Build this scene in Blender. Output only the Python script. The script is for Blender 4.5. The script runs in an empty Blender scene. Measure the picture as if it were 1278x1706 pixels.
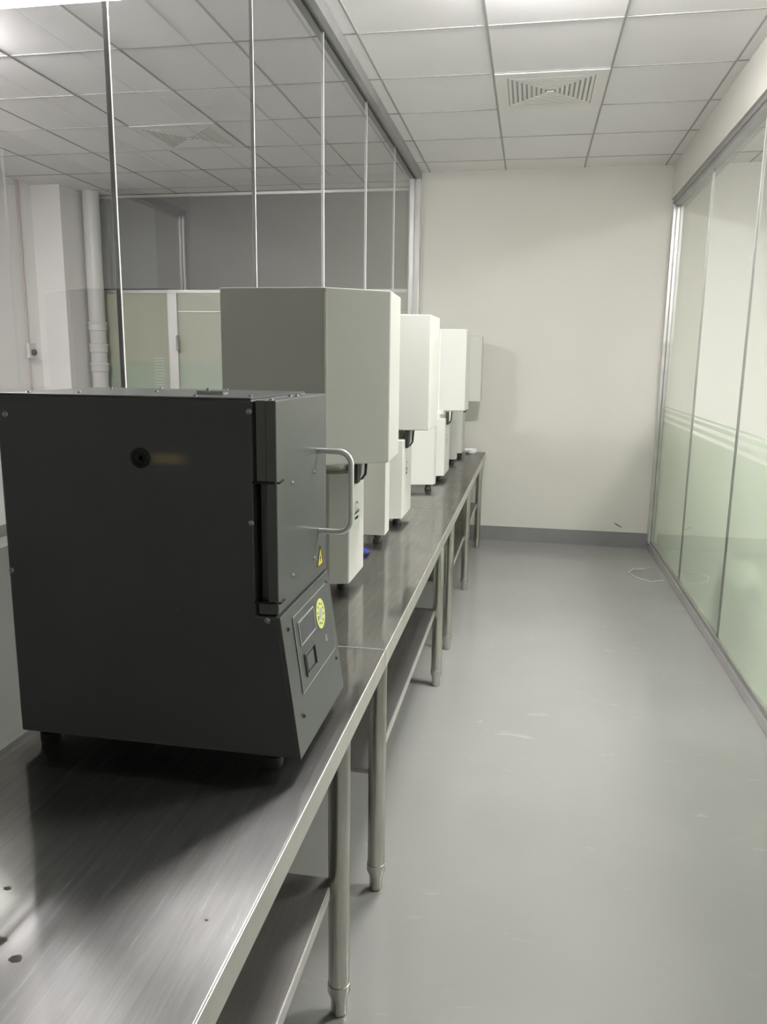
import bpy, bmesh, math, random
from mathutils import Vector, Matrix
random.seed(7)
S = bpy.context.scene
C = S.collection

# ------------------------------------------------------------------ camera, world, exposure
cam_d = bpy.data.cameras.new('camera')
cam = bpy.data.objects.new('camera', cam_d); C.objects.link(cam)
cr = Vector((0.98308034, 0.18275654, 0.01237279))
cu = Vector((-0.04655791, 0.18397268, 0.98182810))
cd = Vector((-0.17715925, 0.96579196, -0.18936868))
cam.matrix_world = Matrix(((cr.x, cu.x, -cd.x, 0), (cr.y, cu.y, -cd.y, 0), (cr.z, cu.z, -cd.z, 1.5), (0, 0, 0, 1)))
cam_d.sensor_fit = 'HORIZONTAL'; cam_d.sensor_width = 36.0
cam_d.lens = 1300.6 / 1278 * 36
cam_d.clip_start = 0.02; cam_d.clip_end = 100
S.camera = cam
S.view_settings.view_transform = 'Standard'
S.view_settings.look = 'None'
S.view_settings.exposure = -0.08
S.view_settings.gamma = 1.0
S.view_settings.use_curve_mapping = False
w = bpy.data.worlds.new('world'); S.world = w; w.use_nodes = True
w.node_tree.nodes['Background'].inputs[0].default_value = (1, 1, 1, 1)
w.node_tree.nodes['Background'].inputs[1].default_value = 0.0
L_AISLE, L_LEFT, L_RIGHT_ADDED = 265.0, 300.0, 125.0     # luminance of the ceiling panels, the last one an added light
LAMP_COL = (1.0, 0.985, 0.985)

# ------------------------------------------------------------------ materials
def mat(name, col, rough=0.5, metal=0.0, spec=0.5, **kw):
    m = bpy.data.materials.new(name); m.use_nodes = True
    b = m.node_tree.nodes['Principled BSDF']
    b.inputs['Base Color'].default_value = (*col, 1)
    b.inputs['Roughness'].default_value = rough
    b.inputs['Metallic'].default_value = metal
    b.inputs['Specular IOR Level'].default_value = spec
    for k, v in kw.items():
        b.inputs[k].default_value = v
    return m
def nodes(m):
    return m.node_tree.nodes, m.node_tree.links, m.node_tree.nodes['Principled BSDF']
def texco(N, L, scale=(1, 1, 1), out='Object', rot=(0, 0, 0)):
    t = N.new('ShaderNodeTexCoord'); mp = N.new('ShaderNodeMapping')
    mp.inputs['Scale'].default_value = scale; mp.inputs['Rotation'].default_value = rot
    L.new(t.outputs[out], mp.inputs['Vector']); return mp.outputs['Vector']
def noise(N, L, vec, scale, detail=4, rough=0.5, dist=0.0):
    n = N.new('ShaderNodeTexNoise'); n.inputs['Scale'].default_value = scale
    n.inputs['Detail'].default_value = detail; n.inputs['Roughness'].default_value = rough
    n.inputs['Distortion'].default_value = dist
    L.new(vec, n.inputs['Vector']); return n.outputs['Fac']
def ramp(N, L, fac, stops):
    r = N.new('ShaderNodeValToRGB'); e = r.color_ramp.elements
    while len(e) < len(stops): e.new(0.5)
    for k, (p, c) in enumerate(stops):
        e[k].position = p; e[k].color = c if len(c) == 4 else (*c, 1)
    L.new(fac, r.inputs['Fac']); return r.outputs['Color']
def bump(N, L, b, h, strength, dist=0.01):
    n = N.new('ShaderNodeBump'); n.inputs['Strength'].default_value = strength
    n.inputs['Distance'].default_value = dist
    L.new(h, n.inputs['Height']); L.new(n.outputs['Normal'], b.inputs['Normal']); return n
def mottled(name, c0, c1, scale=3.0, rough=0.5, r2=None, bs=0.0, bscale=40, **kw):
    m = mat(name, c0, rough, **kw); N, L, b = nodes(m)
    v = texco(N, L); f = noise(N, L, v, scale, 5)
    L.new(ramp(N, L, f, [(0.3, c0), (0.7, c1)]), b.inputs['Base Color'])
    if r2 is not None:
        L.new(ramp(N, L, noise(N, L, v, scale * 2.3, 3), [(0.3, (rough,) * 3), (0.7, (r2,) * 3)]), b.inputs['Roughness'])
    if bs: bump(N, L, b, noise(N, L, v, bscale, 3), bs, 0.002)
    return m

M = {}
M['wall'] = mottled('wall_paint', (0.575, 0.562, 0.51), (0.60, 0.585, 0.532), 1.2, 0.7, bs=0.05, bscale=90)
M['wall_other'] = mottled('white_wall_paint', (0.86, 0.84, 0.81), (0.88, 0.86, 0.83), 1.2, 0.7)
M['wall_grey'] = mottled('grey_wall_paint', (0.135, 0.131, 0.135), (0.15, 0.146, 0.15), 1.0, 0.7)
M['ceil'] = mottled('ceiling_tile', (0.80, 0.785, 0.78), (0.83, 0.815, 0.81), 2.0, 0.85, bs=0.1, bscale=220)
M['tee'] = mat('ceiling_tee_bar', (0.36, 0.355, 0.35), 0.6)
M['vent'] = mat('vent_enamel', (0.78, 0.765, 0.74), 0.45)
M['vent_shade'] = mat('vent_gap_shade', (0.45, 0.44, 0.43), 0.8)  # grey that paints the shade in the gaps between the louvers
M['base'] = mottled('grey_skirting', (0.185, 0.183, 0.185), (0.21, 0.208, 0.21), 4, 0.35)
M['alu'] = mottled('brushed_aluminium', (0.66, 0.655, 0.64), (0.74, 0.735, 0.72), 6, 0.28, 0.36, metal=0.85)
M['alu_dull'] = mottled('dull_aluminium', (0.36, 0.355, 0.35), (0.42, 0.415, 0.41), 6, 0.4, metal=0.6)
M['chrome'] = mat('bright_joint_strip', (0.80, 0.80, 0.79), 0.25, 0.0)
M['black'] = mottled('black_enamel', (0.022, 0.024, 0.025), (0.028, 0.030, 0.031), 6, 0.32, 0.4, bs=0.04, bscale=300)
M['black_front'] = mat('grey_black_enamel', (0.074, 0.078, 0.077), 0.30, spec=0.9)
M['gap'] = mat('dark_gap', (0.006, 0.006, 0.006), 0.7)
M['rubber'] = mat('black_rubber', (0.02, 0.02, 0.02), 0.6)
M['screw'] = mat('bright_screw', (0.45, 0.45, 0.44), 0.25, 1.0)
M['handle'] = mat('satin_handle', (0.80, 0.80, 0.79), 0.3, 0.7)
M['white'] = mottled('white_enamel', (0.485, 0.487, 0.448), (0.50, 0.502, 0.463), 2, 0.42)
M['white_edge'] = mat('white_plastic', (0.66, 0.66, 0.62), 0.35)
M['ring'] = mat('collar_metal', (0.72, 0.71, 0.66), 0.3, 0.5)
M['yellow'] = mat('yellow_warning', (0.70, 0.60, 0.05), 0.5)
M['lime'] = mat('lime_sticker', (0.66, 0.68, 0.22), 0.5)
M['ink'] = mat('dark_print', (0.03, 0.03, 0.03), 0.6)
M['grey_print'] = mat('grey_print', (0.45, 0.46, 0.44), 0.5)
M['screen'] = mat('display_face', (0.10, 0.10, 0.11), 0.15)
M['blue'] = mat('blue_paper', (0.03, 0.05, 0.40), 0.6)
M['porcelain'] = mat('white_porcelain', (0.85, 0.85, 0.81), 0.25)
M['pvc'] = mat('white_pvc', (0.70, 0.69, 0.655), 0.35)
M['red'] = mat('pinkish_cable', (0.55, 0.44, 0.43), 0.5)
M['bag'] = mat('white_bag', (0.80, 0.82, 0.78), 0.5)
M['bin'] = mat('dark_bin', (0.02, 0.045, 0.03), 0.5)
M['door_glass'] = mottled('pale_frosted_panel', (0.48, 0.49, 0.38), (0.50, 0.51, 0.40), 2, 0.25)
M['door_film'] = mottled('green_frosted_film', (0.40, 0.47, 0.36), (0.42, 0.49, 0.38), 2, 0.3)

# glossy grey epoxy floor with pale scuffs
m = mat('epoxy_floor', (0.36, 0.36, 0.335), 0.16, spec=0.55); N, L, b = nodes(m)
v = texco(N, L)
f1 = noise(N, L, v, 0.9, 4)
base = ramp(N, L, f1, [(0.3, (0.275, 0.271, 0.260)), (0.7, (0.31, 0.306, 0.292))])
vs = texco(N, L, (2.2, 9.0, 1), rot=(0, 0, 0.5))
sc = ramp(N, L, noise(N, L, vs, 2.2, 6, 0.65, 1.2), [(0.635, (0, 0, 0)), (0.82, (0.5, 0.5, 0.5))])
mx = N.new('ShaderNodeMix'); mx.data_type = 'RGBA'
L.new(sc, mx.inputs['Factor']); L.new(base, mx.inputs['A']); mx.inputs['B'].default_value = (0.52, 0.52, 0.49, 1)
L.new(mx.outputs['Result'], b.inputs['Base Color'])
L.new(ramp(N, L, noise(N, L, v, 3.0, 5), [(0.3, (0.13,) * 3), (0.75, (0.26,) * 3)]), b.inputs['Roughness'])
bump(N, L, b, noise(N, L, v, 2.2, 2), 0.12, 0.01)
M['floor'] = m

# scratched stainless steel: a mirror-like lobe and a broad brushed lobe, both gently wavy
def steel(name, base, r0, r1, frac, wave=0.25, scuff=0.5, aniso=0):
    m = bpy.data.materials.new(name); m.use_nodes = True
    N, L = m.node_tree.nodes, m.node_tree.links
    N.remove(N['Principled BSDF']); out = N['Material Output']
    g0, g1, mxs = N.new('ShaderNodeBsdfGlossy'), N.new('ShaderNodeBsdfGlossy'), N.new('ShaderNodeMixShader')
    v = texco(N, L)
    g0.inputs['Roughness'].default_value = r0; g1.inputs['Roughness'].default_value = r1
    if aniso:
        g1.inputs['Anisotropy'].default_value = aniso; tx = N.new('ShaderNodeCombineXYZ'); tx.inputs[1].default_value = 1
        L.new(tx.outputs[0], g1.inputs['Tangent'])
    cc = ramp(N, L, noise(N, L, v, 5, 6, 0.6), [(0.35, base), (0.65, tuple(x * 1.12 for x in base))])
    L.new(cc, g0.inputs['Color']); L.new(cc, g1.inputs['Color'])
    vb = texco(N, L, (60, 3, 3), rot=(0, 0, 0.35))
    scr = noise(N, L, vb, 1.6, 5, 0.7, 0.6)
    r = ramp(N, L, scr, [(0.3, (frac,) * 3), (0.62, (frac + 0.08,) * 3), (0.74, (min(1, frac + scuff),) * 3)])
    L.new(r, mxs.inputs['Fac'])
    bn = N.new('ShaderNodeBump'); bn.inputs['Strength'].default_value = wave; bn.inputs['Distance'].default_value = 0.02
    L.new(noise(N, L, v, 3.2, 1), bn.inputs['Height'])
    L.new(bn.outputs['Normal'], g0.inputs['Normal']); L.new(bn.outputs['Normal'], g1.inputs['Normal'])
    L.new(g0.outputs[0], mxs.inputs[1]); L.new(g1.outputs[0], mxs.inputs[2])
    L.new(mxs.outputs[0], out.inputs['Surface'])
    return m
M['steel'] = steel('scratched_steel', (0.43, 0.42, 0.41), 0.09, 0.40, 0.28, 0.2, 0.3, 0.55)
M['steel_shelf'] = steel('dull_steel', (0.42, 0.40, 0.385), 0.2, 0.5, 0.6, 0.1)
M['steel_leg'] = steel('tube_steel', (0.55, 0.54, 0.50), 0.12, 0.35, 0.35, 0.0)
M['steel_apron_lit'] = steel('lit_apron_steel', (0.68, 0.67, 0.63), 0.2, 0.5, 0.6, 0.05, 0.1)  # lighter steel, with the apron's reflected light put into its colour
M['steel_lip_and_highlight'] = steel('lip_and_highlight_steel', (0.76, 0.75, 0.725), 0.2, 0.5, 0.6, 0.0)  # lighter steel for the shelf lip and the painted worktop edge highlight

def glass(name, tint, ior=1.7):
    m = bpy.data.materials.new(name); m.use_nodes = True
    N, L = m.node_tree.nodes, m.node_tree.links
    N.remove(N['Principled BSDF']); out = N['Material Output']
    fr = N.new('ShaderNodeFresnel'); fr.inputs['IOR'].default_value = ior
    ge = N.new('ShaderNodeNewGeometry')
    sub = N.new('ShaderNodeMath'); sub.operation = 'SUBTRACT'; sub.inputs[0].default_value = 1.0
    L.new(ge.outputs['Backfacing'], sub.inputs[1])
    mul = N.new('ShaderNodeMath'); mul.operation = 'MULTIPLY'
    L.new(fr.outputs[0], mul.inputs[0]); L.new(sub.outputs[0], mul.inputs[1])
    tr, gl, mxs = N.new('ShaderNodeBsdfTransparent'), N.new('ShaderNodeBsdfGlossy'), N.new('ShaderNodeMixShader')
    tr.inputs['Color'].default_value = (*tint, 1); gl.inputs['Roughness'].default_value = 0.0
    gl.inputs['Color'].default_value = (0.95, 0.97, 0.95, 1)
    L.new(mul.outputs[0], mxs.inputs['Fac']); L.new(tr.outputs[0], mxs.inputs[1]); L.new(gl.outputs[0], mxs.inputs[2])
    L.new(mxs.outputs[0], out.inputs['Surface'])
    return m
M['glass_left'] = glass('grey_tinted_glass', (0.80, 0.80, 0.805), 1.6)      # two faces: 0.71 in all
M['glass_right'] = glass('clear_glass', (0.97, 0.985, 0.965), 1.65)
def film(name, col, clear, tcol, rr=0.35):
    m = bpy.data.materials.new(name); m.use_nodes = True
    N, L = m.node_tree.nodes, m.node_tree.links
    N.remove(N['Principled BSDF']); out = N['Material Output']
    tl, df, rf = N.new('ShaderNodeBsdfTranslucent'), N.new('ShaderNodeBsdfDiffuse'), N.new('ShaderNodeBsdfRefraction')
    tl.inputs['Color'].default_value = (*tcol, 1); df.inputs['Color'].default_value = (*col, 1)
    rf.inputs['Color'].default_value = (*tcol, 1); rf.inputs['Roughness'].default_value = rr; rf.inputs['IOR'].default_value = 1.06
    a, c = N.new('ShaderNodeMixShader'), N.new('ShaderNodeMixShader')
    a.inputs[0].default_value = 0.5; c.inputs[0].default_value = clear
    L.new(tl.outputs[0], a.inputs[1]); L.new(df.outputs[0], a.inputs[2])
    L.new(a.outputs[0], c.inputs[1]); L.new(rf.outputs[0], c.inputs[2])
    L.new(c.outputs[0], out.inputs['Surface'])
    return m
M['film_right'] = film('pale_green_film', (0.73, 0.78, 0.69), 0.45, (0.84, 0.885, 0.81), 0.22)
M['film_left'] = film('grey_frosted_film', (0.40, 0.42, 0.40), 0.6, (0.75, 0.76, 0.73), 0.22)
def emit(name, col, s):
    m = bpy.data.materials.new(name); m.use_nodes = True
    N, L = m.node_tree.nodes, m.node_tree.links
    N.remove(N['Principled BSDF']); e = N.new('ShaderNodeEmission')
    e.inputs[0].default_value = (*col, 1); e.inputs[1].default_value = s
    L.new(e.outputs[0], N['Material Output'].inputs['Surface']); return m
# black side sheet with the rusty streak beside the port
m = mottled('black_side_sheet', (0.068, 0.073, 0.074), (0.076, 0.081, 0.082), 6, 0.36, 0.44, bs=0.04, bscale=300)
N, L, b = nodes(m); g = N.new('ShaderNodeNewGeometry'); sp = N.new('ShaderNodeSeparateXYZ'); L.new(g.outputs['Position'], sp.inputs[0])
def band(val, c, h):      # 1 inside c +- h, soft
    mr = N.new('ShaderNodeMath'); mr.operation = 'SUBTRACT'; L.new(val, mr.inputs[0]); mr.inputs[1].default_value = c
    ab = N.new('ShaderNodeMath'); ab.operation = 'ABSOLUTE'; L.new(mr.outputs[0], ab.inputs[0])
    r_ = N.new('ShaderNodeMapRange'); r_.inputs[1].default_value = h; r_.inputs[2].default_value = h * 0.3
    L.new(ab.outputs[0], r_.inputs[0]); return r_.outputs[0]
pm = N.new('ShaderNodeMath'); pm.operation = 'MULTIPLY'
L.new(band(sp.outputs['X'], -0.607, 0.042), pm.inputs[0]); L.new(band(sp.outputs['Z'], 1.331, 0.013), pm.inputs[1])
pm2 = N.new('ShaderNodeMath'); pm2.operation = 'MULTIPLY'; L.new(pm.outputs[0], pm2.inputs[0]); pm2.inputs[1].default_value = 0.9
mx = N.new('ShaderNodeMix'); mx.data_type = 'RGBA'; L.new(pm2.outputs[0], mx.inputs['Factor'])
old = b.inputs['Base Color'].links[0].from_socket; L.new(old, mx.inputs['A']); mx.inputs['B'].default_value = (0.26, 0.20, 0.12, 1)
L.new(mx.outputs['Result'], b.inputs['Base Color'])
M['black_side'] = m

# ------------------------------------------------------------------ mesh helpers
def box(bm, x0, x1, y0, y1, z0, z1):
    vs = [bm.verts.new(p) for p in ((x0, y0, z0), (x1, y0, z0), (x1, y1, z0), (x0, y1, z0), (x0, y0, z1), (x1, y0, z1), (x1, y1, z1), (x0, y1, z1))]
    for f in ((0, 3, 2, 1), (4, 5, 6, 7), (0, 1, 5, 4), (1, 2, 6, 5), (2, 3, 7, 6), (3, 0, 4, 7)):
        bm.faces.new([vs[i] for i in f])
    return vs
def prism(bm, poly, z0, z1):        # vertical prism over a plan polygon
    a = [bm.verts.new((x, y, z0)) for x, y in poly]; c = [bm.verts.new((x, y, z1)) for x, y in poly]
    n = len(poly)
    bm.faces.new(a[::-1]); bm.faces.new(c)
    for i in range(n): bm.faces.new((a[i], a[(i + 1) % n], c[(i + 1) % n], c[i]))
def prism_y(bm, poly, y0, y1):      # profile in x,z swept along y
    a = [bm.verts.new((x, y0, z)) for x, z in poly]; c = [bm.verts.new((x, y1, z)) for x, z in poly]
    n = len(poly)
    bm.faces.new(a[::-1]); bm.faces.new(c)
    for i in range(n): bm.faces.new((a[i], a[(i + 1) % n], c[(i + 1) % n], c[i]))
def lathe(bm, prof, x, y, seg=24, mtx=None):   # prof: (radius, z)
    rings = []
    for r, z in prof:
        rings.append([bm.verts.new((x + r * math.cos(2 * math.pi * k / seg), y + r * math.sin(2 * math.pi * k / seg), z)) for k in range(seg)])
    for a, c in zip(rings, rings[1:]):
        for k in range(seg): bm.faces.new((a[k], a[(k + 1) % seg], c[(k + 1) % seg], c[k]))
    bm.faces.new(rings[0][::-1]); bm.faces.new(rings[-1])
    if mtx: bmesh.ops.transform(bm, matrix=mtx, verts=[v for r_ in rings for v in r_])
def tube(bm, pts, rad, seg=12):
    pts = [Vector(p) for p in pts]; rings = []
    t0 = (pts[1] - pts[0]).normalized(); nrm = t0.orthogonal().normalized()
    for i, p in enumerate(pts):
        t = (pts[min(i + 1, len(pts) - 1)] - pts[max(i - 1, 0)]).normalized()
        nrm = (nrm - t * nrm.dot(t)).normalized(); bi = t.cross(nrm)
        rings.append([bm.verts.new(p + rad * (math.cos(2 * math.pi * k / seg) * nrm + math.sin(2 * math.pi * k / seg) * bi)) for k in range(seg)])
    for a, c in zip(rings, rings[1:]):
        for k in range(seg): bm.faces.new((a[k], a[(k + 1) % seg], c[(k + 1) % seg], c[k]))
    bm.faces.new(rings[0][::-1]); bm.faces.new(rings[-1])
def obj(name, bm, m, parent=None, bev=0.0, smooth=False, seg=2):
    bmesh.ops.recalc_face_normals(bm, faces=bm.faces)
    if parent: bmesh.ops.translate(bm, vec=-root_loc(parent), verts=bm.verts[:])
    me = bpy.data.meshes.new(name); bm.to_mesh(me); bm.free()
    me.materials.append(M[m] if isinstance(m, str) else m)
    o = bpy.data.objects.new(name, me); C.objects.link(o)
    if parent:
        o.parent = parent
    if bev:
        md = o.modifiers.new('bevel', 'BEVEL'); md.width = bev; md.segments = seg; md.limit_method = 'ANGLE'
    if smooth:
        for p in me.polygons: p.use_smooth = True
        if not bev:
            md = o.modifiers.new('split', 'EDGE_SPLIT'); md.split_angle = math.radians(40)
    return o
def root_loc(o):
    v = Vector(o.location)
    while o.parent: o = o.parent; v += Vector(o.location)
    return v
def tag(o, label=None, cat=None, group=None, kind=None):
    for k, val in (('label', label), ('category', cat), ('group', group), ('kind', kind)):
        if val: o[k] = val
    return o
def empty(name, loc, **kw):
    o = bpy.data.objects.new(name, None); o.empty_display_size = 0.1; C.objects.link(o)
    o.location = loc; return tag(o, **kw)
def B(*boxes):
    bm = bmesh.new()
    for q in boxes: box(bm, *q)
    return bm
def struct(name, bm, m, parent=None, **kw):
    o = obj(name, bm, m, parent, **kw)
    if not parent: o['kind'] = 'structure'
    return o

# ------------------------------------------------------------------ the room
GX, WX = -0.98, 1.0           # left glass plane, right wall face
YB, YF, HC = 6.63, 7.14, 3.0  # aisle back wall, far wall of the room beyond the glass, ceiling
LX, RX, Y0 = -4.45, 2.9, -2.6
struct('floor', B((LX - 0.2, RX + 0.2, Y0 - 0.2, YF + 0.2, -0.1, 0)), 'floor')
struct('ceiling', B((LX - 0.2, RX + 0.2, Y0 - 0.2, YF + 0.2, HC, HC + 0.1)), 'ceil')
bm = bmesh.new()
for k in range(-7, 7):
    x = 0.0345 + 0.3015 + 0.603 * k
    if LX < x < RX: box(bm, x - 0.005, x + 0.005, Y0, YF, HC - 0.004, HC + 0.001)
for k in range(-12, 8):
    y = 3.905 + 0.603 * k
    if Y0 < y < YF: box(bm, LX, RX, y - 0.004, y + 0.004, HC - 0.0035, HC + 0.001)
struct('trim_1', bm, 'tee')['label'] = 'thin grey ceiling tile grid'
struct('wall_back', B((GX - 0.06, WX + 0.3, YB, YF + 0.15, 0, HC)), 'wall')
struct('wall_right_room_back', B((WX + 0.3, RX, YB, YF + 0.15, 0, HC)), 'wall_other').name = 'wall_far_right'
struct('wall_far_left', B((LX - 0.15, GX - 0.06, YF, YF + 0.15, 0, HC)), 'wall_grey')
struct('wall_left', B((LX - 0.15, LX, Y0, YF, 0, HC)), 'wall_other')
struct('wall_right', B((RX, RX + 0.15, Y0, YB, 0, HC)), 'wall_other')
struct('wall_front', B((LX - 0.15, RX + 0.15, Y0 - 0.15, Y0, 0, HC)), 'wall')
struct('trim_2', B((WX, WX + 0.16, Y0, YB, 2.745, HC)), 'wall')['label'] = 'white lintel above the right glass wall'
struct('baseboard_back', B((GX, 1.03, YB - 0.006, YB, 0, 0.125)), 'base')
struct('baseboard_left', B((LX, GX - 0.06, YF - 0.006, YF, 0, 0.1)), 'base')
struct('column', B((LX, -4.17, 6.66, YF, 0, HC)), 'wall_other').name = 'wall_column'
struct('trim_3', B((LX, GX - 0.06, YF - 0.02, YF, HC - 0.035, HC - 0.012)), 'alu')['label'] = 'bright strip along the top of the grey far wall'

# left glazed partition standing at the back of the workbenches
win = empty('window_1', (GX, 0, 0), kind='structure')
joints = [-2.04, -1.08, -0.12, 0.84, 1.80, 2.77, 3.71, 4.67, 5.62, 6.57]
for a, c in zip(joints, joints[1:]):
    pn = obj('pane', B((GX - 0.010, GX, a + 0.003, c - 0.003, 0.06, 2.94)), 'glass_left', win)
    obj('frosted_film', B((GX - 0.012, GX - 0.0105, a + 0.003, c - 0.003, 0.06, 1.137), (GX - 0.012, GX - 0.0105, a + 0.003, c - 0.003, 1.157, 1.18)), 'film_left', pn)
for y in joints[1:-1]:
    obj('joint_strip', B((GX - 0.0115, GX + 0.001, y - 0.003, y + 0.003, 0.06, 2.94)), 'chrome', win)
obj('top_rail', B((GX - 0.045, GX - 0.012, Y0, YB, 2.94, HC), (GX - 0.012, GX + 0.012, Y0, YB, 2.955, HC), (GX + 0.012, GX + 0.045, Y0, YB, 2.94, HC)), 'alu_dull', win, bev=0.002)
obj('bottom_rail', B((GX - 0.04, GX + 0.012, Y0, YB, 0, 0.06)), 'alu_dull', win, bev=0.002)
obj('end_post', B((GX - 0.045, GX + 0.002, YB - 0.05, YB, 0, HC), (GX + 0.008, GX + 0.042, YB - 0.05, YB, 0, HC), (GX - 0.02, GX + 0.02, YB - 0.03, YB, 0, HC)), 'alu', win, bev=0.003)

# right glazed partition with the frosted band
FX = 1.05
win2 = empty('window_2', (FX, 0, 0), kind='structure')
joints = [-1.43, -0.29, 0.85, 1.99, 3.13, 4.27, 5.41, 6.58]
for a, c in zip(joints, joints[1:]):
    pn = obj('pane', B((FX, FX + 0.010, a + 0.002, c - 0.002, 0.05, 2.70)), 'glass_right', win2)
    fb = bmesh.new()
    for z0, z1 in ((0.05, 1.060), (1.083, 1.108), (1.132, 1.154), (1.168, 1.180)):
        box(fb, FX + 0.0105, FX + 0.012, a + 0.002, c - 0.002, z0, z1)
    obj('frosted_film', fb, 'film_right', pn)
for y in joints[1:-1]:
    obj('joint_strip', B((FX - 0.002, FX + 0.012, y - 0.002, y + 0.002, 0.05, 2.70)), 'alu_dull', win2)
obj('top_rail', B((1.012, 1.03, Y0, YB, 2.715, 2.747), (1.022, 1.11, Y0, YB, 2.69, 2.742)), 'alu_dull', win2, bev=0.002)
obj('bottom_rail', B((1.025, 1.10, Y0, YB, 0, 0.052)), 'alu', win2, bev=0.003)
obj('bottom_channel', B((1.035, 1.045, Y0, YB, 0.052, 0.075)), 'alu_dull', win2, bev=0.002)
obj('end_post', B((1.012, 1.034, YB - 0.05, YB, 0.05, 2.70), (1.041, 1.064, YB - 0.05, YB, 0.05, 2.70), (1.03, 1.07, YB - 0.03, YB, 0.05, 2.70)), 'alu', win2, bev=0.003)

# frosted glazing and door in the far grey wall
win3 = empty('window_3', (-3.8, YF, 0), kind='structure')
yd = YF - 0.03
obj('frosted_panel', B((-4.09, -3.395, yd, YF, 1.47, 2.105)), 'door_glass', win3)
obj('frosted_panel_band', B((-4.09, -3.395, yd, YF, 0.05, 1.47)), 'door_film', win3)
obj('window_frame', B((-4.165, -4.09, yd - 0.03, YF, 0, 2.13), (-4.165, -3.30, yd - 0.015, YF, 2.105, 2.135)), 'alu', win3, bev=0.002)
obj('stripe_decal', B(*[(-3.56, -3.46, yd - 0.002, yd, 1.22 + 0.028 * k, 1.228 + 0.028 * k) for k in range(11)]), 'white_edge', win3)
dr = empty('door_1', (-3.0, YF, 0), kind='structure')
obj('frosted_panel', B((-3.30, -2.30, yd, YF, 1.47, 1.93)), 'door_glass', dr)
obj('frosted_panel_band', B((-3.30, -2.30, yd, YF, 0.05, 1.47)), 'door_film', dr)
obj('transom', B((-3.30, -1.06, yd, YF, 1.945, 2.105)), 'door_glass', dr)
obj('side_panel', B((-2.25, -1.06, yd, YF, 0.05, 1.93)), 'door_film', dr)
obj('door_frame', B((-3.395, -3.30, yd - 0.03, YF, 0, 2.105), (-2.30, -2.25, yd - 0.03, YF, 0, 1.945), (-3.30, -1.06, yd - 0.012, YF, 1.93, 1.945), (-3.30, -1.06, yd - 0.015, YF, 2.105, 2.135)), 'alu', dr, bev=0.002)
bm = bmesh.new(); tube(bm, [(-3.30, yd - 0.03, 1.58), (-3.285, yd - 0.075, 1.59), (-3.285, yd - 0.075, 1.70), (-3.30, yd - 0.03, 1.71)], 0.012)
obj('door_handle', bm, 'alu_dull', dr, smooth=True)

# ceiling lamps (LED panels; the right room's is added and unseen)
def lamp(cx, cy, lum, label, hy=0.298):
    t = empty('ceiling_light', (cx, cy, HC), label=label, cat='ceiling light')
    h = 0.298; d = 0.02
    obj('lamp_frame', B((cx - h, cx + h, cy - hy, cy - hy + d, HC - 0.014, HC), (cx - h, cx + h, cy + hy - d, cy + hy, HC - 0.014, HC),
        (cx - h, cx - h + d, cy - hy, cy + hy, HC - 0.014, HC), (cx + h - d, cx + h, cy - hy, cy + hy, HC - 0.014, HC)), 'vent', t)
    obj('lamp_diffuser', B((cx - h + d, cx + h - d, cy - hy + d, cy + hy - d, HC - 0.060, HC - 0.003)), emit('lamp_panel', LAMP_COL, lum), t)
GXC, GYC = 0.0345, 3.905 - 0.3015
lamp(GXC, 3.20, L_AISLE, 'white ceiling panel lighting the aisle, just above the photo top edge', 0.095)
lamp(GXC - 0.603 * 5 - 0.04, 3.42, L_LEFT, 'white ceiling panel in the room left of the glass', 0.149)
lamp(2.1, GYC - 0.603, L_RIGHT_ADDED, 'added unseen ceiling panel brightening the room right of the glass')  # added lamp, unseen, brightens what shows through the right glass

# ceiling air diffusers
def vent(cx, cy, label):
    t = empty('air_vent', (cx, cy, HC), label=label, cat='air vent', group='square ceiling air diffusers')
    h = 0.296; q = 0.232
    obj('vent_frame', B((cx - h, cx + h, cy - h, cy - q, HC - 0.008, HC), (cx - h, cx + h, cy + q, cy + h, HC - 0.008, HC),
        (cx - h, cx - q, cy - q, cy + q, HC - 0.008, HC), (cx + q, cx + h, cy - q, cy + q, HC - 0.008, HC)), 'vent', t)
    obj('vent_shade_backing', B((cx - q, cx + q, cy - q, cy + q, HC - 0.003, HC)), 'vent_shade', t)  # dark sheet standing in for the shade between the louvers
    s = q - 0.004
    while s > 0.035:
        bm = bmesh.new(); r = []
        for (hs, z) in ((s, HC - 0.002), (s - 0.001, HC - 0.008), (s - 0.015, HC - 0.010), (s - 0.017, HC - 0.002)):
            r.append([bm.verts.new((cx + i * hs, cy + j * hs, z)) for i, j in ((-1, -1), (1, -1), (1, 1), (-1, 1))])
        for a, c in zip(r, r[1:] + r[:1]):
            for k in range(4): bm.faces.new((a[k], a[(k + 1) % 4], c[(k + 1) % 4], c[k]))
        obj('louver', bm, 'vent', t); s -= 0.026
    obj('louver', B((cx - s, cx + s, cy - s, cy + s, HC - 0.016, HC - 0.012)), 'vent', t)
vent(GXC, GYC + 0.603 * 2 - 0.0, 'square louvred air vent in the aisle ceiling above the white instruments')
vent(GXC - 0.603 * 4, GYC + 0.603 * 3, 'square louvred air vent seen through the left glass in the next room')

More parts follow.
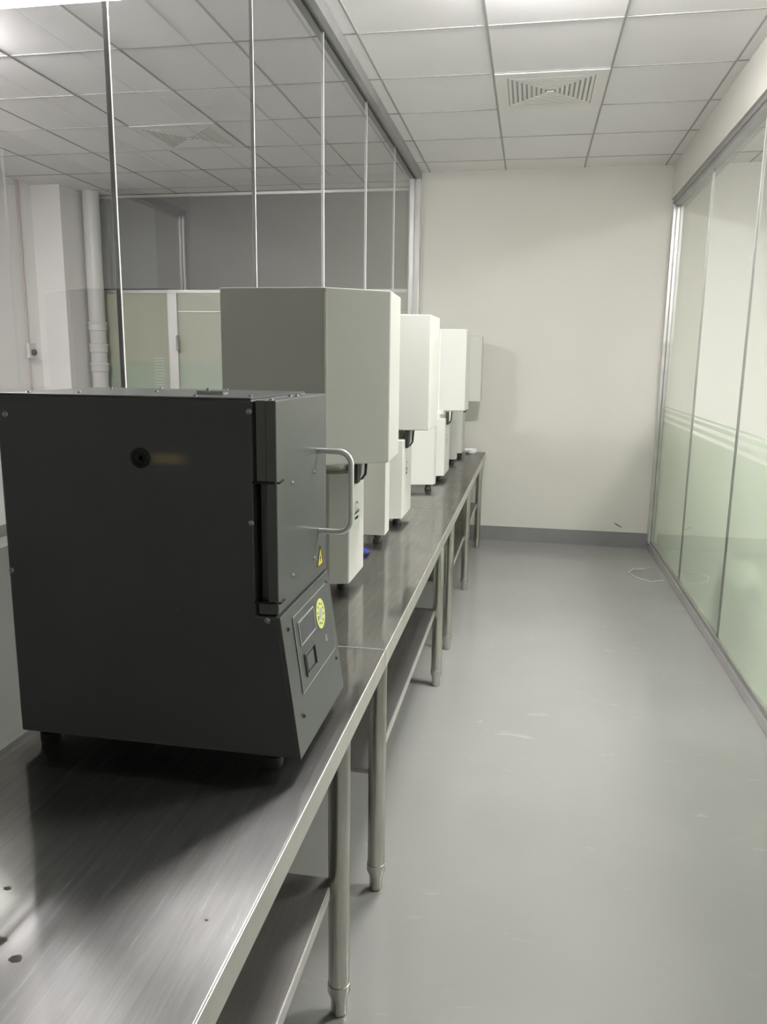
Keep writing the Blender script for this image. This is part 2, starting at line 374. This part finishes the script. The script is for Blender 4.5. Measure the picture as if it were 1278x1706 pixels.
# pipe, cable and switch on the left beyond the glass
t = empty('drain_pipe', (-4.06, 6.98, 0), label='thick white vertical drain pipe standing beside the column left of the green panel', cat='pipe')
bm = bmesh.new(); lathe(bm, [(0.075, 0), (0.075, HC)], -4.06, 6.98, 28); obj('pipe_run', bm, 'pvc', t, smooth=True)
for z in (1.80, 1.60, 1.42):
    bm = bmesh.new(); lathe(bm, [(0.078, z - 0.05), (0.083, z - 0.045), (0.083, z + 0.012), (0.088, z + 0.014), (0.088, z + 0.03), (0.078, z + 0.034)], -4.06, 6.98, 28)
    obj('pipe_collar', bm, 'pvc', t, smooth=True)
t = empty('cable_conduit', (LX + 0.01, 6.45, 0), label='thin pinkish cable running down the white wall left of the column', cat='cable')
bm = bmesh.new(); tube(bm, [(LX + 0.012, 6.45, 0.3), (LX + 0.012, 6.45, HC - 0.002)], 0.009); obj('cable_run', bm, 'red', t, smooth=True)
t = empty('wall_switch', (LX, 6.45, 1.5), label='small dark switch box on the pinkish cable at the left wall', cat='switch')
obj('switch_box', B((LX + 0.024, LX + 0.055, 6.40, 6.50, 1.49, 1.62)), 'white_edge', t, bev=0.004)
bm = bmesh.new(); lathe(bm, [(0.028, 0), (0.028, 0.02), (0.02, 0.026)], 0, 0, 16, Matrix.Translation((LX + 0.055, 6.45, 1.54)) @ Matrix.Rotation(math.pi / 2, 4, 'Y'))
obj('switch_knob', bm, 'ink', t)

# ------------------------------------------------------------------ stainless workbenches
BX0, BX1, BZ = GX + 0.015, -0.341, 0.76
def bench(y0, y1, legs, shelf, label):
    t = empty('workbench', (-0.66, (y0 + y1) / 2, 0), label=label, cat='workbench', group='stainless steel workbenches along the glass')
    bm = bmesh.new()
    prism_y(bm, [(BX0, BZ), (BX1, BZ), (BX1, BZ - 0.052), (BX1 - 0.012, BZ - 0.052), (BX1 - 0.012, BZ - 0.012), (BX0 + 0.012, BZ - 0.012), (BX0 + 0.012, BZ - 0.052), (BX0, BZ - 0.052)], y0 + 0.0015, y1 - 0.0015)
    box(bm, BX0 + 0.012, BX1 - 0.012, y0 + 0.0015, y0 + 0.010, BZ - 0.052, BZ - 0.012)
    box(bm, BX0 + 0.012, BX1 - 0.012, y1 - 0.010, y1 - 0.0015, BZ - 0.052, BZ - 0.012)
    wtop = obj('worktop', bm, 'steel', t, bev=0.0022)
    obj('lit_front_edge', B((BX1 - 0.0005, BX1 + 0.0018, y0 + 0.003, y1 - 0.003, BZ - 0.052, BZ - 0.0028)), 'steel_apron_lit', wtop, bev=0.0008)  # thin facing, lightened to imitate the light the apron reflects
    obj('edge_highlight', B((BX1 - 0.0004, BX1 + 0.0024, y0 + 0.003, y1 - 0.003, BZ - 0.0028, BZ)), 'steel_lip_and_highlight', wtop, bev=0.0010)  # painted highlight line along the worktop's front edge
    for x in (-0.373, BX0 + 0.035):
        for y in legs:
            bm = bmesh.new(); lathe(bm, [(0.0245, 0.075), (0.0245, BZ - 0.012)], x, y, 28); lg = obj('leg', bm, 'steel_leg', t, smooth=True)
            bm = bmesh.new(); lathe(bm, [(0.016, 0.0), (0.019, 0.003), (0.019, 0.040), (0.0265, 0.060), (0.0265, 0.082), (0.0245, 0.083)], x, y, 28)
            obj('adjustable_foot', bm, 'steel_leg', lg, smooth=True)
    a, c, z = shelf
    bm = bmesh.new(); xa, xc = BX0 + 0.02, -0.387
    prism_y(bm, [(xa, z), (xc, z), (xc, z - 0.032), (xc - 0.01, z - 0.032), (xc - 0.01, z - 0.01), (xa, z - 0.01)], a, c)
    sh = obj('shelf', bm, 'steel_shelf', t, bev=0.0015)
    obj('shelf_lip', B((xc, xc + 0.0015, a + 0.03, c - 0.03, z - 0.03, z - 0.002)), 'steel_lip_and_highlight', sh)
    return t
bench(-0.25, 1.904, (0.15, 1.535), (0.13, 1.53, 0.352), 'nearest steel workbench, carrying the black furnace')
wt = [o for o in bpy.data.objects if o.name.startswith('worktop')][0]
M['stain'] = mottled('brown_stain', (0.10, 0.085, 0.07), (0.20, 0.17, 0.145), 120, 0.7)
for x, y, r in ((-0.695, 0.873, 0.0065), (-0.712, 0.858, 0.005), (-0.640, 0.780, 0.013), (-0.600, 0.757, 0.010), (-0.394, 0.869, 0.0035)):
    bm = bmesh.new(); n = 22
    prism(bm, [(x + r * random.uniform(0.7, 1.0) * math.cos(2 * math.pi * k / n), y + 0.75 * r * random.uniform(0.7, 1.0) * math.sin(2 * math.pi * k / n)) for k in range(n)], BZ - 0.0005, BZ + 0.0002)
    obj('rust_spot', bm, 'stain', wt)
bench(1.904, 3.915, (1.985, 3.46), (1.975, 3.47, 0.372), 'middle steel workbench, carrying the large grey looking white instrument')
bench(3.915, 6.60, (3.945, 5.07, 6.31), (3.93, 6.33, 0.372), 'farthest steel workbench, ending at the back wall')

# ------------------------------------------------------------------ black furnace
FY0, FY1 = 1.245, 1.575
fz0, fz1 = 0.795, 1.434
fx0, fxs, fxf, fxb = -0.930, -0.453, -0.412, -0.376
t = empty('muffle_furnace', (-0.66, 1.41, BZ), label='large black box furnace with a bar handle on the nearest workbench', cat='furnace')
bm = bmesh.new()
prism_y(bm, [(fx0, fz0), (fxb - 0.001, fz0), (fxf - 0.0015, 1.060), (fxs, 1.060), (fxs, fz1), (fx0, fz1)], FY0, FY1)
body = obj('housing', bm, 'black_side', t, bev=0.004)
obj('side_seam', B((fxs + 0.0005, fxs + 0.004, FY0 + 0.002, FY1 - 0.002, 1.062, fz1 - 0.002)), 'gap', t)
# front frame with the wrapped door
bm = bmesh.new(); e = FY0 + 0.002     # one profile: flat front skin, its wrapped edge cut back along the hinge slot
prism(bm, [(fxs + 0.022, e), (fxf, e), (fxf, FY1), (fxs + 0.022, FY1)], 1.063, fz1)
obj('door', bm, 'black_front', t, bev=0.0025)
obj('door_edge', B((fxs + 0.005, fxs + 0.0225, e, FY1, 1.298, fz1), (fxs + 0.005, fxs + 0.0225, e, FY1, 1.063, 1.083), (fxs + 0.005, fxs + 0.0225, FY0 + 0.02, FY1, 1.083, 1.298)), 'black_front', bpy.data.objects['door'], bev=0.0015)
door = bpy.data.objects['door']
for z in (1.296, 1.0845):
    bm = bmesh.new(); tube(bm, [(fxs - 0.002, FY0 + 0.001, z), (fxf - 0.012, FY0 + 0.001, z), (fxf + 0.003, FY0 + 0.006, z), (fxf + 0.006, FY0 + 0.018, z + 0.004)], 0.0022, 8)
    obj('hinge_pin', bm, 'gap', door, smooth=True)
bm = bmesh.new()
pts = [(fxf - 0.002, 1.512, 1.322)]
hx, rr = fxf + 0.068, 0.026
for k in range(9):
    a = math.pi / 2 * k / 8; pts.append((hx - rr + rr * math.sin(a), 1.512, 1.322 - rr + rr * math.cos(a)))
for k in range(9):
    a = math.pi / 2 * k / 8; pts.append((hx - rr + rr * math.cos(a), 1.512, 1.158 + rr - rr * math.sin(a)))
pts.append((fxf - 0.002, 1.512, 1.158))
tube(bm, pts, 0.0058, 14); tag(obj('door_handle', bm, 'handle', door, smooth=True), label='silver bar handle')
def screw_x(x, y, z, parent, r=0.0036, m='screw', nrm=Vector((1, 0, 0))):
    bm = bmesh.new(); q = Vector((0, 0, 1)).rotation_difference(nrm).to_matrix().to_4x4()
    lathe(bm, [(r * 1.5, -0.001), (r * 1.5, 0.0006), (r, 0.0012), (r * 0.9, 0.0030), (r * 0.45, 0.0034), (r * 0.4, 0.0022)], 0, 0, 14, Matrix.Translation((x, y, z)) @ q)
    return obj('screw', bm, m, parent, smooth=True)
for y, z in ((1.334, 1.283), (1.478, 1.283), (1.332, 1.111), (1.476, 1.109)): screw_x(fxf, y, z, door)
# warning triangle (lightning bolt)
def xpoly(bm, polys, x0, x1):      # polygons in y,z extruded along x
    for poly in polys:
        A = [bm.verts.new((x0, y, z)) for y, z in poly]; D = [bm.verts.new((x1, y, z)) for y, z in poly]; n = len(poly)
        bm.faces.new(A); bm.faces.new(D[::-1])
        for i in range(n): bm.faces.new((A[i], A[(i + 1) % n], D[(i + 1) % n], D[i]))
yy, zz, ww, hh = 1.522, 1.083, 0.021, 0.042
bm = bmesh.new(); xpoly(bm, [[(yy - ww, zz), (yy + ww, zz), (yy, zz + hh)]], fxf - 0.001, fxf + 0.0008)
wl = obj('warning_label', bm, 'yellow', door); tag(wl, label='yellow warning triangle')
bm = bmesh.new()
xpoly(bm, [[(yy - ww, zz), (yy + ww, zz), (yy + ww - 0.0025, zz + 0.0016), (yy - ww + 0.0025, zz + 0.0016)],
    [(yy + ww, zz), (yy, zz + hh), (yy, zz + hh - 0.004), (yy + ww - 0.0025, zz + 0.0016)],
    [(yy, zz + hh), (yy - ww, zz), (yy - ww + 0.0025, zz + 0.0016), (yy, zz + hh - 0.004)],
    [(yy + 0.002, zz + 0.026), (yy - 0.005, zz + 0.014), (yy + 0.0005, zz + 0.014), (yy - 0.001, zz + 0.006), (yy + 0.005, zz + 0.017), (yy + 0.0005, zz + 0.017)]], fxf + 0.0005, fxf + 0.0013)
obj('warning_print', bm, 'ink', wl)
# sloping control panel
PT, PB = Vector((fxf, 0, 1.060)), Vector((fxb, 0, 0.795))
pd = (PB - PT).normalized(); pn_ = Vector((-pd.z, 0, pd.x)); plen = (PB - PT).length
if pn_.x < 0: pn_ = -pn_
def pp(y, s, h=0.0): return PT + pd * s + pn_ * h + Vector((0, FY0 + y, 0))
def pslab(bm, y0, y1, s0, s1, h0, h1, shear=0.0):
    v_ = [bm.verts.new(pp(y, s, h)) for h in (h0, h1) for y, s in ((y0, s0), (y1, s0 + shear), (y1, s1 + shear), (y0, s1))]
    for f in ((0, 3, 2, 1), (4, 5, 6, 7), (0, 1, 5, 4), (1, 2, 6, 5), (2, 3, 7, 6), (3, 0, 4, 7)): bm.faces.new([v_[i] for i in f])
bm = bmesh.new(); pslab(bm, 0.0, FY1 - FY0, 0.001, plen, -0.0035, 0.003)
cp = obj('control_panel', bm, 'black_front', t, bev=0.001)
bm = bmesh.new(); pslab(bm, 0.060, 0.300, 0.020, 0.168, 0.0025, 0.0042); ov = obj('panel_overlay', bm, 'black_front', cp, bev=0.0006)
def pframe(y0, y1, s0, s1, wd, h0, h1):
    bm = bmesh.new()
    pslab(bm, y0, y1, s0, s0 + wd, h0, h1); pslab(bm, y0, y1, s1 - wd, s1, h0, h1)
    pslab(bm, y0, y0 + wd, s0 + wd, s1 - wd, h0, h1); pslab(bm, y1 - wd, y1, s0 + wd, s1 - wd, h0, h1)
    return bm
obj('outline_print', pframe(0.060, 0.300, 0.0205, 0.168, 0.0009, 0.0043, 0.0047), 'grey_print', ov)
bm = bmesh.new(); pslab(bm, 0.086, 0.184, 0.040, 0.082, 0.004, 0.0048); dp = obj('display', bm, 'screen', cp)
obj('display_border', pframe(0.084, 0.186, 0.038, 0.084, 0.0018, 0.004, 0.0056), 'grey_print', dp)
sw = obj('switch_recess', pframe(0.092, 0.162, 0.103, 0.148, 0.004, 0.002, 0.0075), 'black_front', cp, bev=0.0008)
bm = bmesh.new(); pslab(bm, 0.096, 0.158, 0.107, 0.144, 0.0036, 0.0046); obj('switch_well', bm, 'gap', sw)
bm = bmesh.new(); pslab(bm, 0.102, 0.146, 0.111, 0.140, 0.0046, 0.0066); obj('switch_rocker', bm, 'black_front', sw, bev=0.001)
# round lime inspection sticker: ring of print around a grey centre
def pdisc(bm, yc, s_c, r0, r1, h0, h1, seg=36, a0=0, a1=2 * math.pi):
    n = seg; ring = []
    full = abs(a1 - a0 - 2 * math.pi) < 1e-6
    for k in range(n + (0 if full else 1)):
        a = a0 + (a1 - a0) * k / n
        ring.append([bm.verts.new(pp(yc + r * math.cos(a), s_c + r * math.sin(a), h)) for r, h in ((r0, h0), (r1, h0), (r1, h1), (r0, h1))])
    for k in range(len(ring) if full else len(ring) - 1):
        A, D = ring[k], ring[(k + 1) % len(ring)]
        for i in range(4): bm.faces.new((A[i], A[(i + 1) % 4], D[(i + 1) % 4], D[i]))
    if not full: bm.faces.new(ring[0]); bm.faces.new(ring[-1][::-1])
bm = bmesh.new(); pdisc(bm, 0.230, 0.067, 0.012, 0.0305, 0.0043, 0.0049)
st = tag(obj('round_sticker', bm, 'lime', cp), label='round lime sticker')
bm = bmesh.new(); pdisc(bm, 0.230, 0.067, 0.0005, 0.012, 0.0043, 0.0048); obj('sticker_centre', bm, 'grey_print', st)
bm = bmesh.new()
for k in range(10):
    a = 2 * math.pi * k / 10 + 0.2; pdisc(bm, 0.230, 0.067, 0.0185, 0.0225, 0.0049, 0.0052, 2, a, a + 0.22)
pdisc(bm, 0.213, 0.070, 0.0005, 0.003, 0.0049, 0.0054, 10)
obj('sticker_print', bm, 'ink', st)
bm = bmesh.new(); pdisc(bm, 0.250, 0.126, 0.0045, 0.0065, 0.003, 0.0046, 20, 0.6, 5.6); pdisc(bm, 0.250, 0.126, 0.0005, 0.002, 0.003, 0.0046, 10); obj('panel_mark', bm, 'grey_print', cp)
for y, s in ((0.030, 0.032), (0.300, 0.020), (0.048, 0.205), (0.300, 0.190)):
    p_ = pp(y, s, 0.003); screw_x(p_.x, p_.y, p_.z, cp, 0.003, 'ink', pn_)
# top plate, its screws and the vent cap
bm = B((fx0 + 0.004, fxs - 0.003, FY0 + 0.004, FY1 - 0.004, fz1, fz1 + 0.0035)); tp = obj('top_plate', bm, 'black_front', t, bev=0.001)
for x, y in ((-0.425, 1.262), (-0.428, 1.42), (-0.436, 1.40), (-0.475, 1.30), (-0.56, 1.262), (-0.80, 1.30), (-0.76, 1.54), (-0.88, 1.27), (-0.85, 1.50), (-0.70, 1.40), (-0.62, 1.555)):
    zz_ = fz1 + (0.0035 if x < fxs - 0.004 else 0.0); screw_x(x, y, zz_, tp, 0.0036, 'screw', Vector((0, 0, 1)))
bm = B((-0.585, -0.545, 1.34, 1.375, fz1 + 0.0035, fz1 + 0.007), (-0.572, -0.568, 1.338, 1.345, fz1 + 0.007, fz1 + 0.015), (-0.59, -0.54, 1.336, 1.338, fz1 + 0.0035, fz1 + 0.010))
obj('vent_cap', bm, 'screw', tp)
# side screws and the cable port
for x, z in ((-0.458, 1.415), (-0.458, 1.225), (-0.432, 1.053), (-0.912, 1.40), (-0.924, 1.113)):
    screw_x(x, FY0, z, body, 0.0036, 'screw', Vector((0, -1, 0)))
bm = bmesh.new(); lathe(bm, [(0.0175, 0), (0.0175, 0.003), (0.0125, 0.005), (0.0105, 0.001), (0.004, 0.0)], 0, 0, 20, Matrix.Translation((-0.657, FY0, 1.331)) @ Matrix.Rotation(math.pi / 2, 4, 'X'))
obj('cable_port', bm, 'gap', body, smooth=True)
for x in (-0.893, -0.437):
    for y in (FY0 + 0.035, FY1 - 0.035):
        bm = bmesh.new(); lathe(bm, [(0.017, BZ), (0.019, BZ + 0.006), (0.019, BZ + 0.022), (0.011, BZ + 0.026), (0.011, fz0 + 0.001)], x, y, 20)
        obj('rubber_foot', bm, 'rubber', t, smooth=True)

# ------------------------------------------------------------------ white instruments
HT, HB, CB = 1.705, 1.195, 0.792
def instrument(col, head, leg, label, plaque=True, ch=(0.165, 0.035)):
    """col = (x left, x right, y near, y far); head = (C x, C y, D x, D y); leg = plan polygon or None"""
    xl, xr, y0, y1 = col
    cx_, cy_, dx_, dy_ = head
    t = empty('lab_instrument', (-0.70, (y0 + y1) / 2, BZ), label=label, cat='instrument', group='white laboratory instruments along the bench')
    bx = -0.93
    bm = bmesh.new()
    prism(bm, [(-0.90, cy_ - ch[1] - 0.003), (cx_ - ch[0], cy_ - ch[1]), (cx_, cy_), (dx_, dy_), (dx_ - 0.16, dy_ + 0.12), (-0.90, dy_ + 0.12)], HB, HT)
    hd = obj('head', bm, 'white', t, bev=0.004)
    bm = bmesh.new()
    prism(bm, [(cx_ - ch[0] + 0.004, cy_ - ch[1]), (cx_ - ch[0] - 0.002, cy_ - ch[1] + 0.001), (cx_ - ch[0] - 0.002, cy_ - ch[1] - 0.0035), (cx_ - ch[0] + 0.004, cy_ - ch[1] - 0.002)], HB + 0.004, HT - 0.012)
    obj('corner_seam', bm, 'white_edge', hd)
    yl = leg[-2][1] if leg else y1
    obj('rear_body', B((bx, -0.72, min(y0 + 0.05, cy_ - 0.05), max(yl, dy_ + 0.05), CB, HB)), 'white', t, bev=0.004)
    bm = bmesh.new(); prism(bm, [(-0.74, y0 + 0.02), (xl - 0.004, y0 - 0.02), (xr - 0.002, y0), (xr, y0 + 0.004), (xr, y1), (-0.74, y1)], CB, 1.152)
    cl = obj('column', bm, 'white', t, bev=0.003)
    bm = bmesh.new(); prism(bm, [(xl - 0.036, y0 + 0.098), (xl - 0.006, y0 - 0.018), (xl - 0.002, y0 - 0.020), (xl - 0.010, y0 + 0.0)], CB - 0.004, 1.150)
    obj('column_flange', bm, 'white_edge', cl)
    bm = bmesh.new(); lathe(bm, [(0.088, 1.150), (0.090, 1.156), (0.090, 1.176), (0.084, 1.180), (0.080, HB + 0.001)], xr - 0.10, (y0 + y1) / 2, 32)
    obj('collar', bm, 'ring', cl, smooth=True)
    ym = y0 + 0.055
    hb_ = obj('handle_bracket', B((xr - 0.004, xr + 0.014, ym, ym + 0.045, 1.112, HB - 0.002)), 'ink', cl, bev=0.002)
    bm = bmesh.new(); prism_y(bm, [(xr - 0.003, HB - 0.003), (xr + 0.022, HB - 0.003), (xr + 0.018, 1.134), (xr + 0.008, 1.118), (xr - 0.003, 1.118)], ym + 0.045, ym + 0.084)
    h = obj('handle', bm, 'white_edge', cl, bev=0.002)
    bm = bmesh.new(); tube(bm, [(xr + 0.003, ym + 0.088, 1.116), (xr + 0.010, ym + 0.088, 1.117), (xr + 0.021, ym + 0.088, 1.133), (xr + 0.025, ym + 0.088, HB - 0.004)], 0.005, 8); obj('handle_edge', bm, 'ink', h, smooth=True)
    if plaque:      # small dark swash mark with a line of script under it
        bm = bmesh.new(); yc, zc = y0 + 0.105, 1.005
        arc = []
        for k in range(13):
            a = math.pi * (0.05 + 1.25 * k / 12); arc.append((yc + 0.020 * math.cos(a), zc + 0.028 + 0.012 * math.sin(a)))
        for (a, c) in zip(arc, arc[1:]):
            bm.faces.new([bm.verts.new((xr + 0.0012, *p)) for p in (a, c, (c[0], c[1] - 0.0035), (a[0], a[1] - 0.0035))])
        for k in range(5):
            yk = yc - 0.028 + 0.013 * k; hk = 0.018 if k in (0, 3) else 0.011
            for q in ([(yk, zc), (yk + 0.003, zc), (yk + 0.005, zc + hk), (yk + 0.002, zc + hk)], [(yk + 0.003, zc), (yk + 0.012, zc + 0.004), (yk + 0.012, zc + 0.007), (yk + 0.003, zc + 0.003)]):
                bm.faces.new([bm.verts.new((xr + 0.0012, *p)) for p in q])
        for k in range(4):
            yk = yc - 0.022 + 0.012 * k
            bm.faces.new([bm.verts.new((xr + 0.0012, *p)) for p in ((yk, zc - 0.018), (yk + 0.008, zc - 0.018), (yk + 0.008, zc - 0.010), (yk, zc - 0.010))])
        bmesh.ops.solidify(bm, geom=bm.faces[:], thickness=0.001); obj('maker_mark', bm, 'ink', cl)
    feet = [(xr - 0.035, y0 + 0.06), (-0.88, y0 + 0.1)]
    if leg:
        bm = bmesh.new(); prism(bm, leg, CB, HB + (0.0 if leg[2][1] > dy_ + 0.12 else 0.0)); obj('side_leg', bm, 'white', t, bev=0.002)
        feet += [(leg[2][0] - 0.034, leg[2][1] + 0.02), (-0.88, leg[2][1])]
        obj('rear_riser', B((-0.90, -0.70, dy_ + 0.125, max(yl, dy_ + 0.14), HB, 1.45)), 'white', t, bev=0.003)
    else:
        feet += [(xr - 0.035, y1 - 0.04), (-0.88, y1 - 0.03)]
    for x, y in feet:
        bm = bmesh.new(); lathe(bm, [(0.020, BZ), (0.020, BZ + 0.010), (0.015, BZ + 0.016), (0.015, BZ + 0.022), (0.020, BZ + 0.028), (0.020, CB + 0.001)], x, y, 18)
        obj('rubber_foot', bm, 'rubber', t, smooth=True)
instrument((-0.604, -0.546, 2.375, 2.597), (-0.416, 2.345, -0.425, 2.580), [(-0.74, 3.103), (-0.641, 3.103), (-0.563, 3.106), (-0.565, 3.214), (-0.74, 3.214)],
           'largest looking white instrument, right behind the black furnace', ch=(0.168, 0.122))
instrument((-0.606, -0.550, 3.470, 3.731), (-0.443, 3.520, -0.436, 3.805), [(-0.74, 4.47), (-0.656, 4.485), (-0.533, 4.515), (-0.526, 4.570), (-0.74, 4.570)],
           'white instrument second from the black furnace, its head stepping down behind the largest one')
instrument((-0.562, -0.511, 4.890, 5.192), (-0.405, 5.040, -0.398, 5.260), [(-0.74, 5.74), (-0.60, 5.755), (-0.515, 5.766), (-0.515, 5.83), (-0.74, 5.83)],
           'white instrument third from the black furnace, with the brightest front')
instrument((-0.552, -0.510, 6.185, 6.42), (-0.385, 6.31, -0.385, 6.45), None,
           'farthest white instrument, standing against the back wall', plaque=False)

# ------------------------------------------------------------------ small loose things
bm = bmesh.new()
gx = [(-0.632, 2.885), (-0.598, 2.875), (-0.588, 2.935), (-0.622, 2.965)]
top = [bm.verts.new((x, y, BZ + h)) for (x, y), h in zip(gx, (0.001, 0.016, 0.003, 0.014))]; mid = bm.verts.new((-0.61, 2.915, BZ + 0.006))
for k in range(4): bm.faces.new((top[k], top[(k + 1) % 4], mid))
bmesh.ops.solidify(bm, geom=bm.faces[:], thickness=0.0008)
tag(obj('paper_scrap', bm, 'blue'), label='crumpled blue scrap on the bench beside the largest looking white instrument', cat='scrap')
t = empty('porcelain_dish', (-0.455, 6.50, BZ), label='small white dish at the far end of the bench', cat='dish')
bm = bmesh.new(); lathe(bm, [(0.034, BZ), (0.040, BZ + 0.004), (0.050, BZ + 0.034), (0.047, BZ + 0.034), (0.036, BZ + 0.008), (0.002, BZ + 0.007)], -0.455, 6.50, 28)
obj('bowl', bm, 'porcelain', t, smooth=True)
bm = bmesh.new(); tube(bm, [(-0.487, 6.475, BZ + 0.02), (-0.502, 6.46, BZ + 0.034), (-0.508, 6.455, BZ + 0.045)], 0.008, 8); obj('spout', bm, 'porcelain', t, smooth=True)
# clear scrap of plastic sheet lying by the right rail
m = bpy.data.materials.new('clear_plastic'); m.use_nodes = True; b = m.node_tree.nodes['Principled BSDF']
b.inputs['Base Color'].default_value = (0.6, 0.6, 0.57, 1); b.inputs['Roughness'].default_value = 0.3; b.inputs['Alpha'].default_value = 0.25; M['plastic'] = m
t = empty('plastic_scrap', (0.9, 5.75, 0), label='clear scrap with a pale edge on the floor by the right rail', cat='scrap')
outl = [(0.77, 5.77), (0.815, 5.87), (0.90, 5.90), (0.985, 5.97), (0.99, 5.60), (0.90, 5.55), (0.81, 5.64)]
bm = bmesh.new(); bm.faces.new([bm.verts.new((x, y, 0.001)) for x, y in outl]); bmesh.ops.solidify(bm, geom=bm.faces[:], thickness=0.0006); obj('sheet', bm, 'plastic', t)
bm = bmesh.new(); tube(bm, [(x, y, 0.004) for x, y in outl[4:] + outl[:3]], 0.0035, 6); obj('curled_edge', bm, 'white_edge', t, smooth=True)
# wrapped bin behind the right frosted glass
PX, PY = 1.165, 4.32
t = empty('waste_bin', (PX, PY, 0), label='blurred dark bin topped by a white bag, behind the right frosted glass', cat='bin')
bm = bmesh.new(); lathe(bm, [(0.055, 0), (0.062, 0.02), (0.072, 0.31), (0.066, 0.33)], PX, PY, 24); obj('bin_body', bm, 'bin', t, smooth=True)
bm = bmesh.new(); bmesh.ops.create_icosphere(bm, subdivisions=3, radius=0.085, matrix=Matrix.Translation((PX, PY, 0.395)))
for v_ in bm.verts:
    d_ = v_.co - Vector((PX, PY, 0.395)); v_.co += d_ * (0.10 * math.sin(9 * d_.x / 0.09 + 2) * math.sin(5 * d_.z / 0.09))
obj('bag', bm, 'bag', t, smooth=True)
# scuff on the back wall
bm = bmesh.new(); bm.faces.new([bm.verts.new(p) for p in ((0.742, YB - 0.0004, 0.196), (0.752, YB - 0.0004, 0.198), (0.808, YB - 0.0004, 0.166), (0.800, YB - 0.0004, 0.163))])
bmesh.ops.solidify(bm, geom=bm.faces[:], thickness=0.0006)
o = obj('trim_4', bm, 'base'); o['kind'] = 'structure'; o['label'] = 'dark scrape low on the back wall'
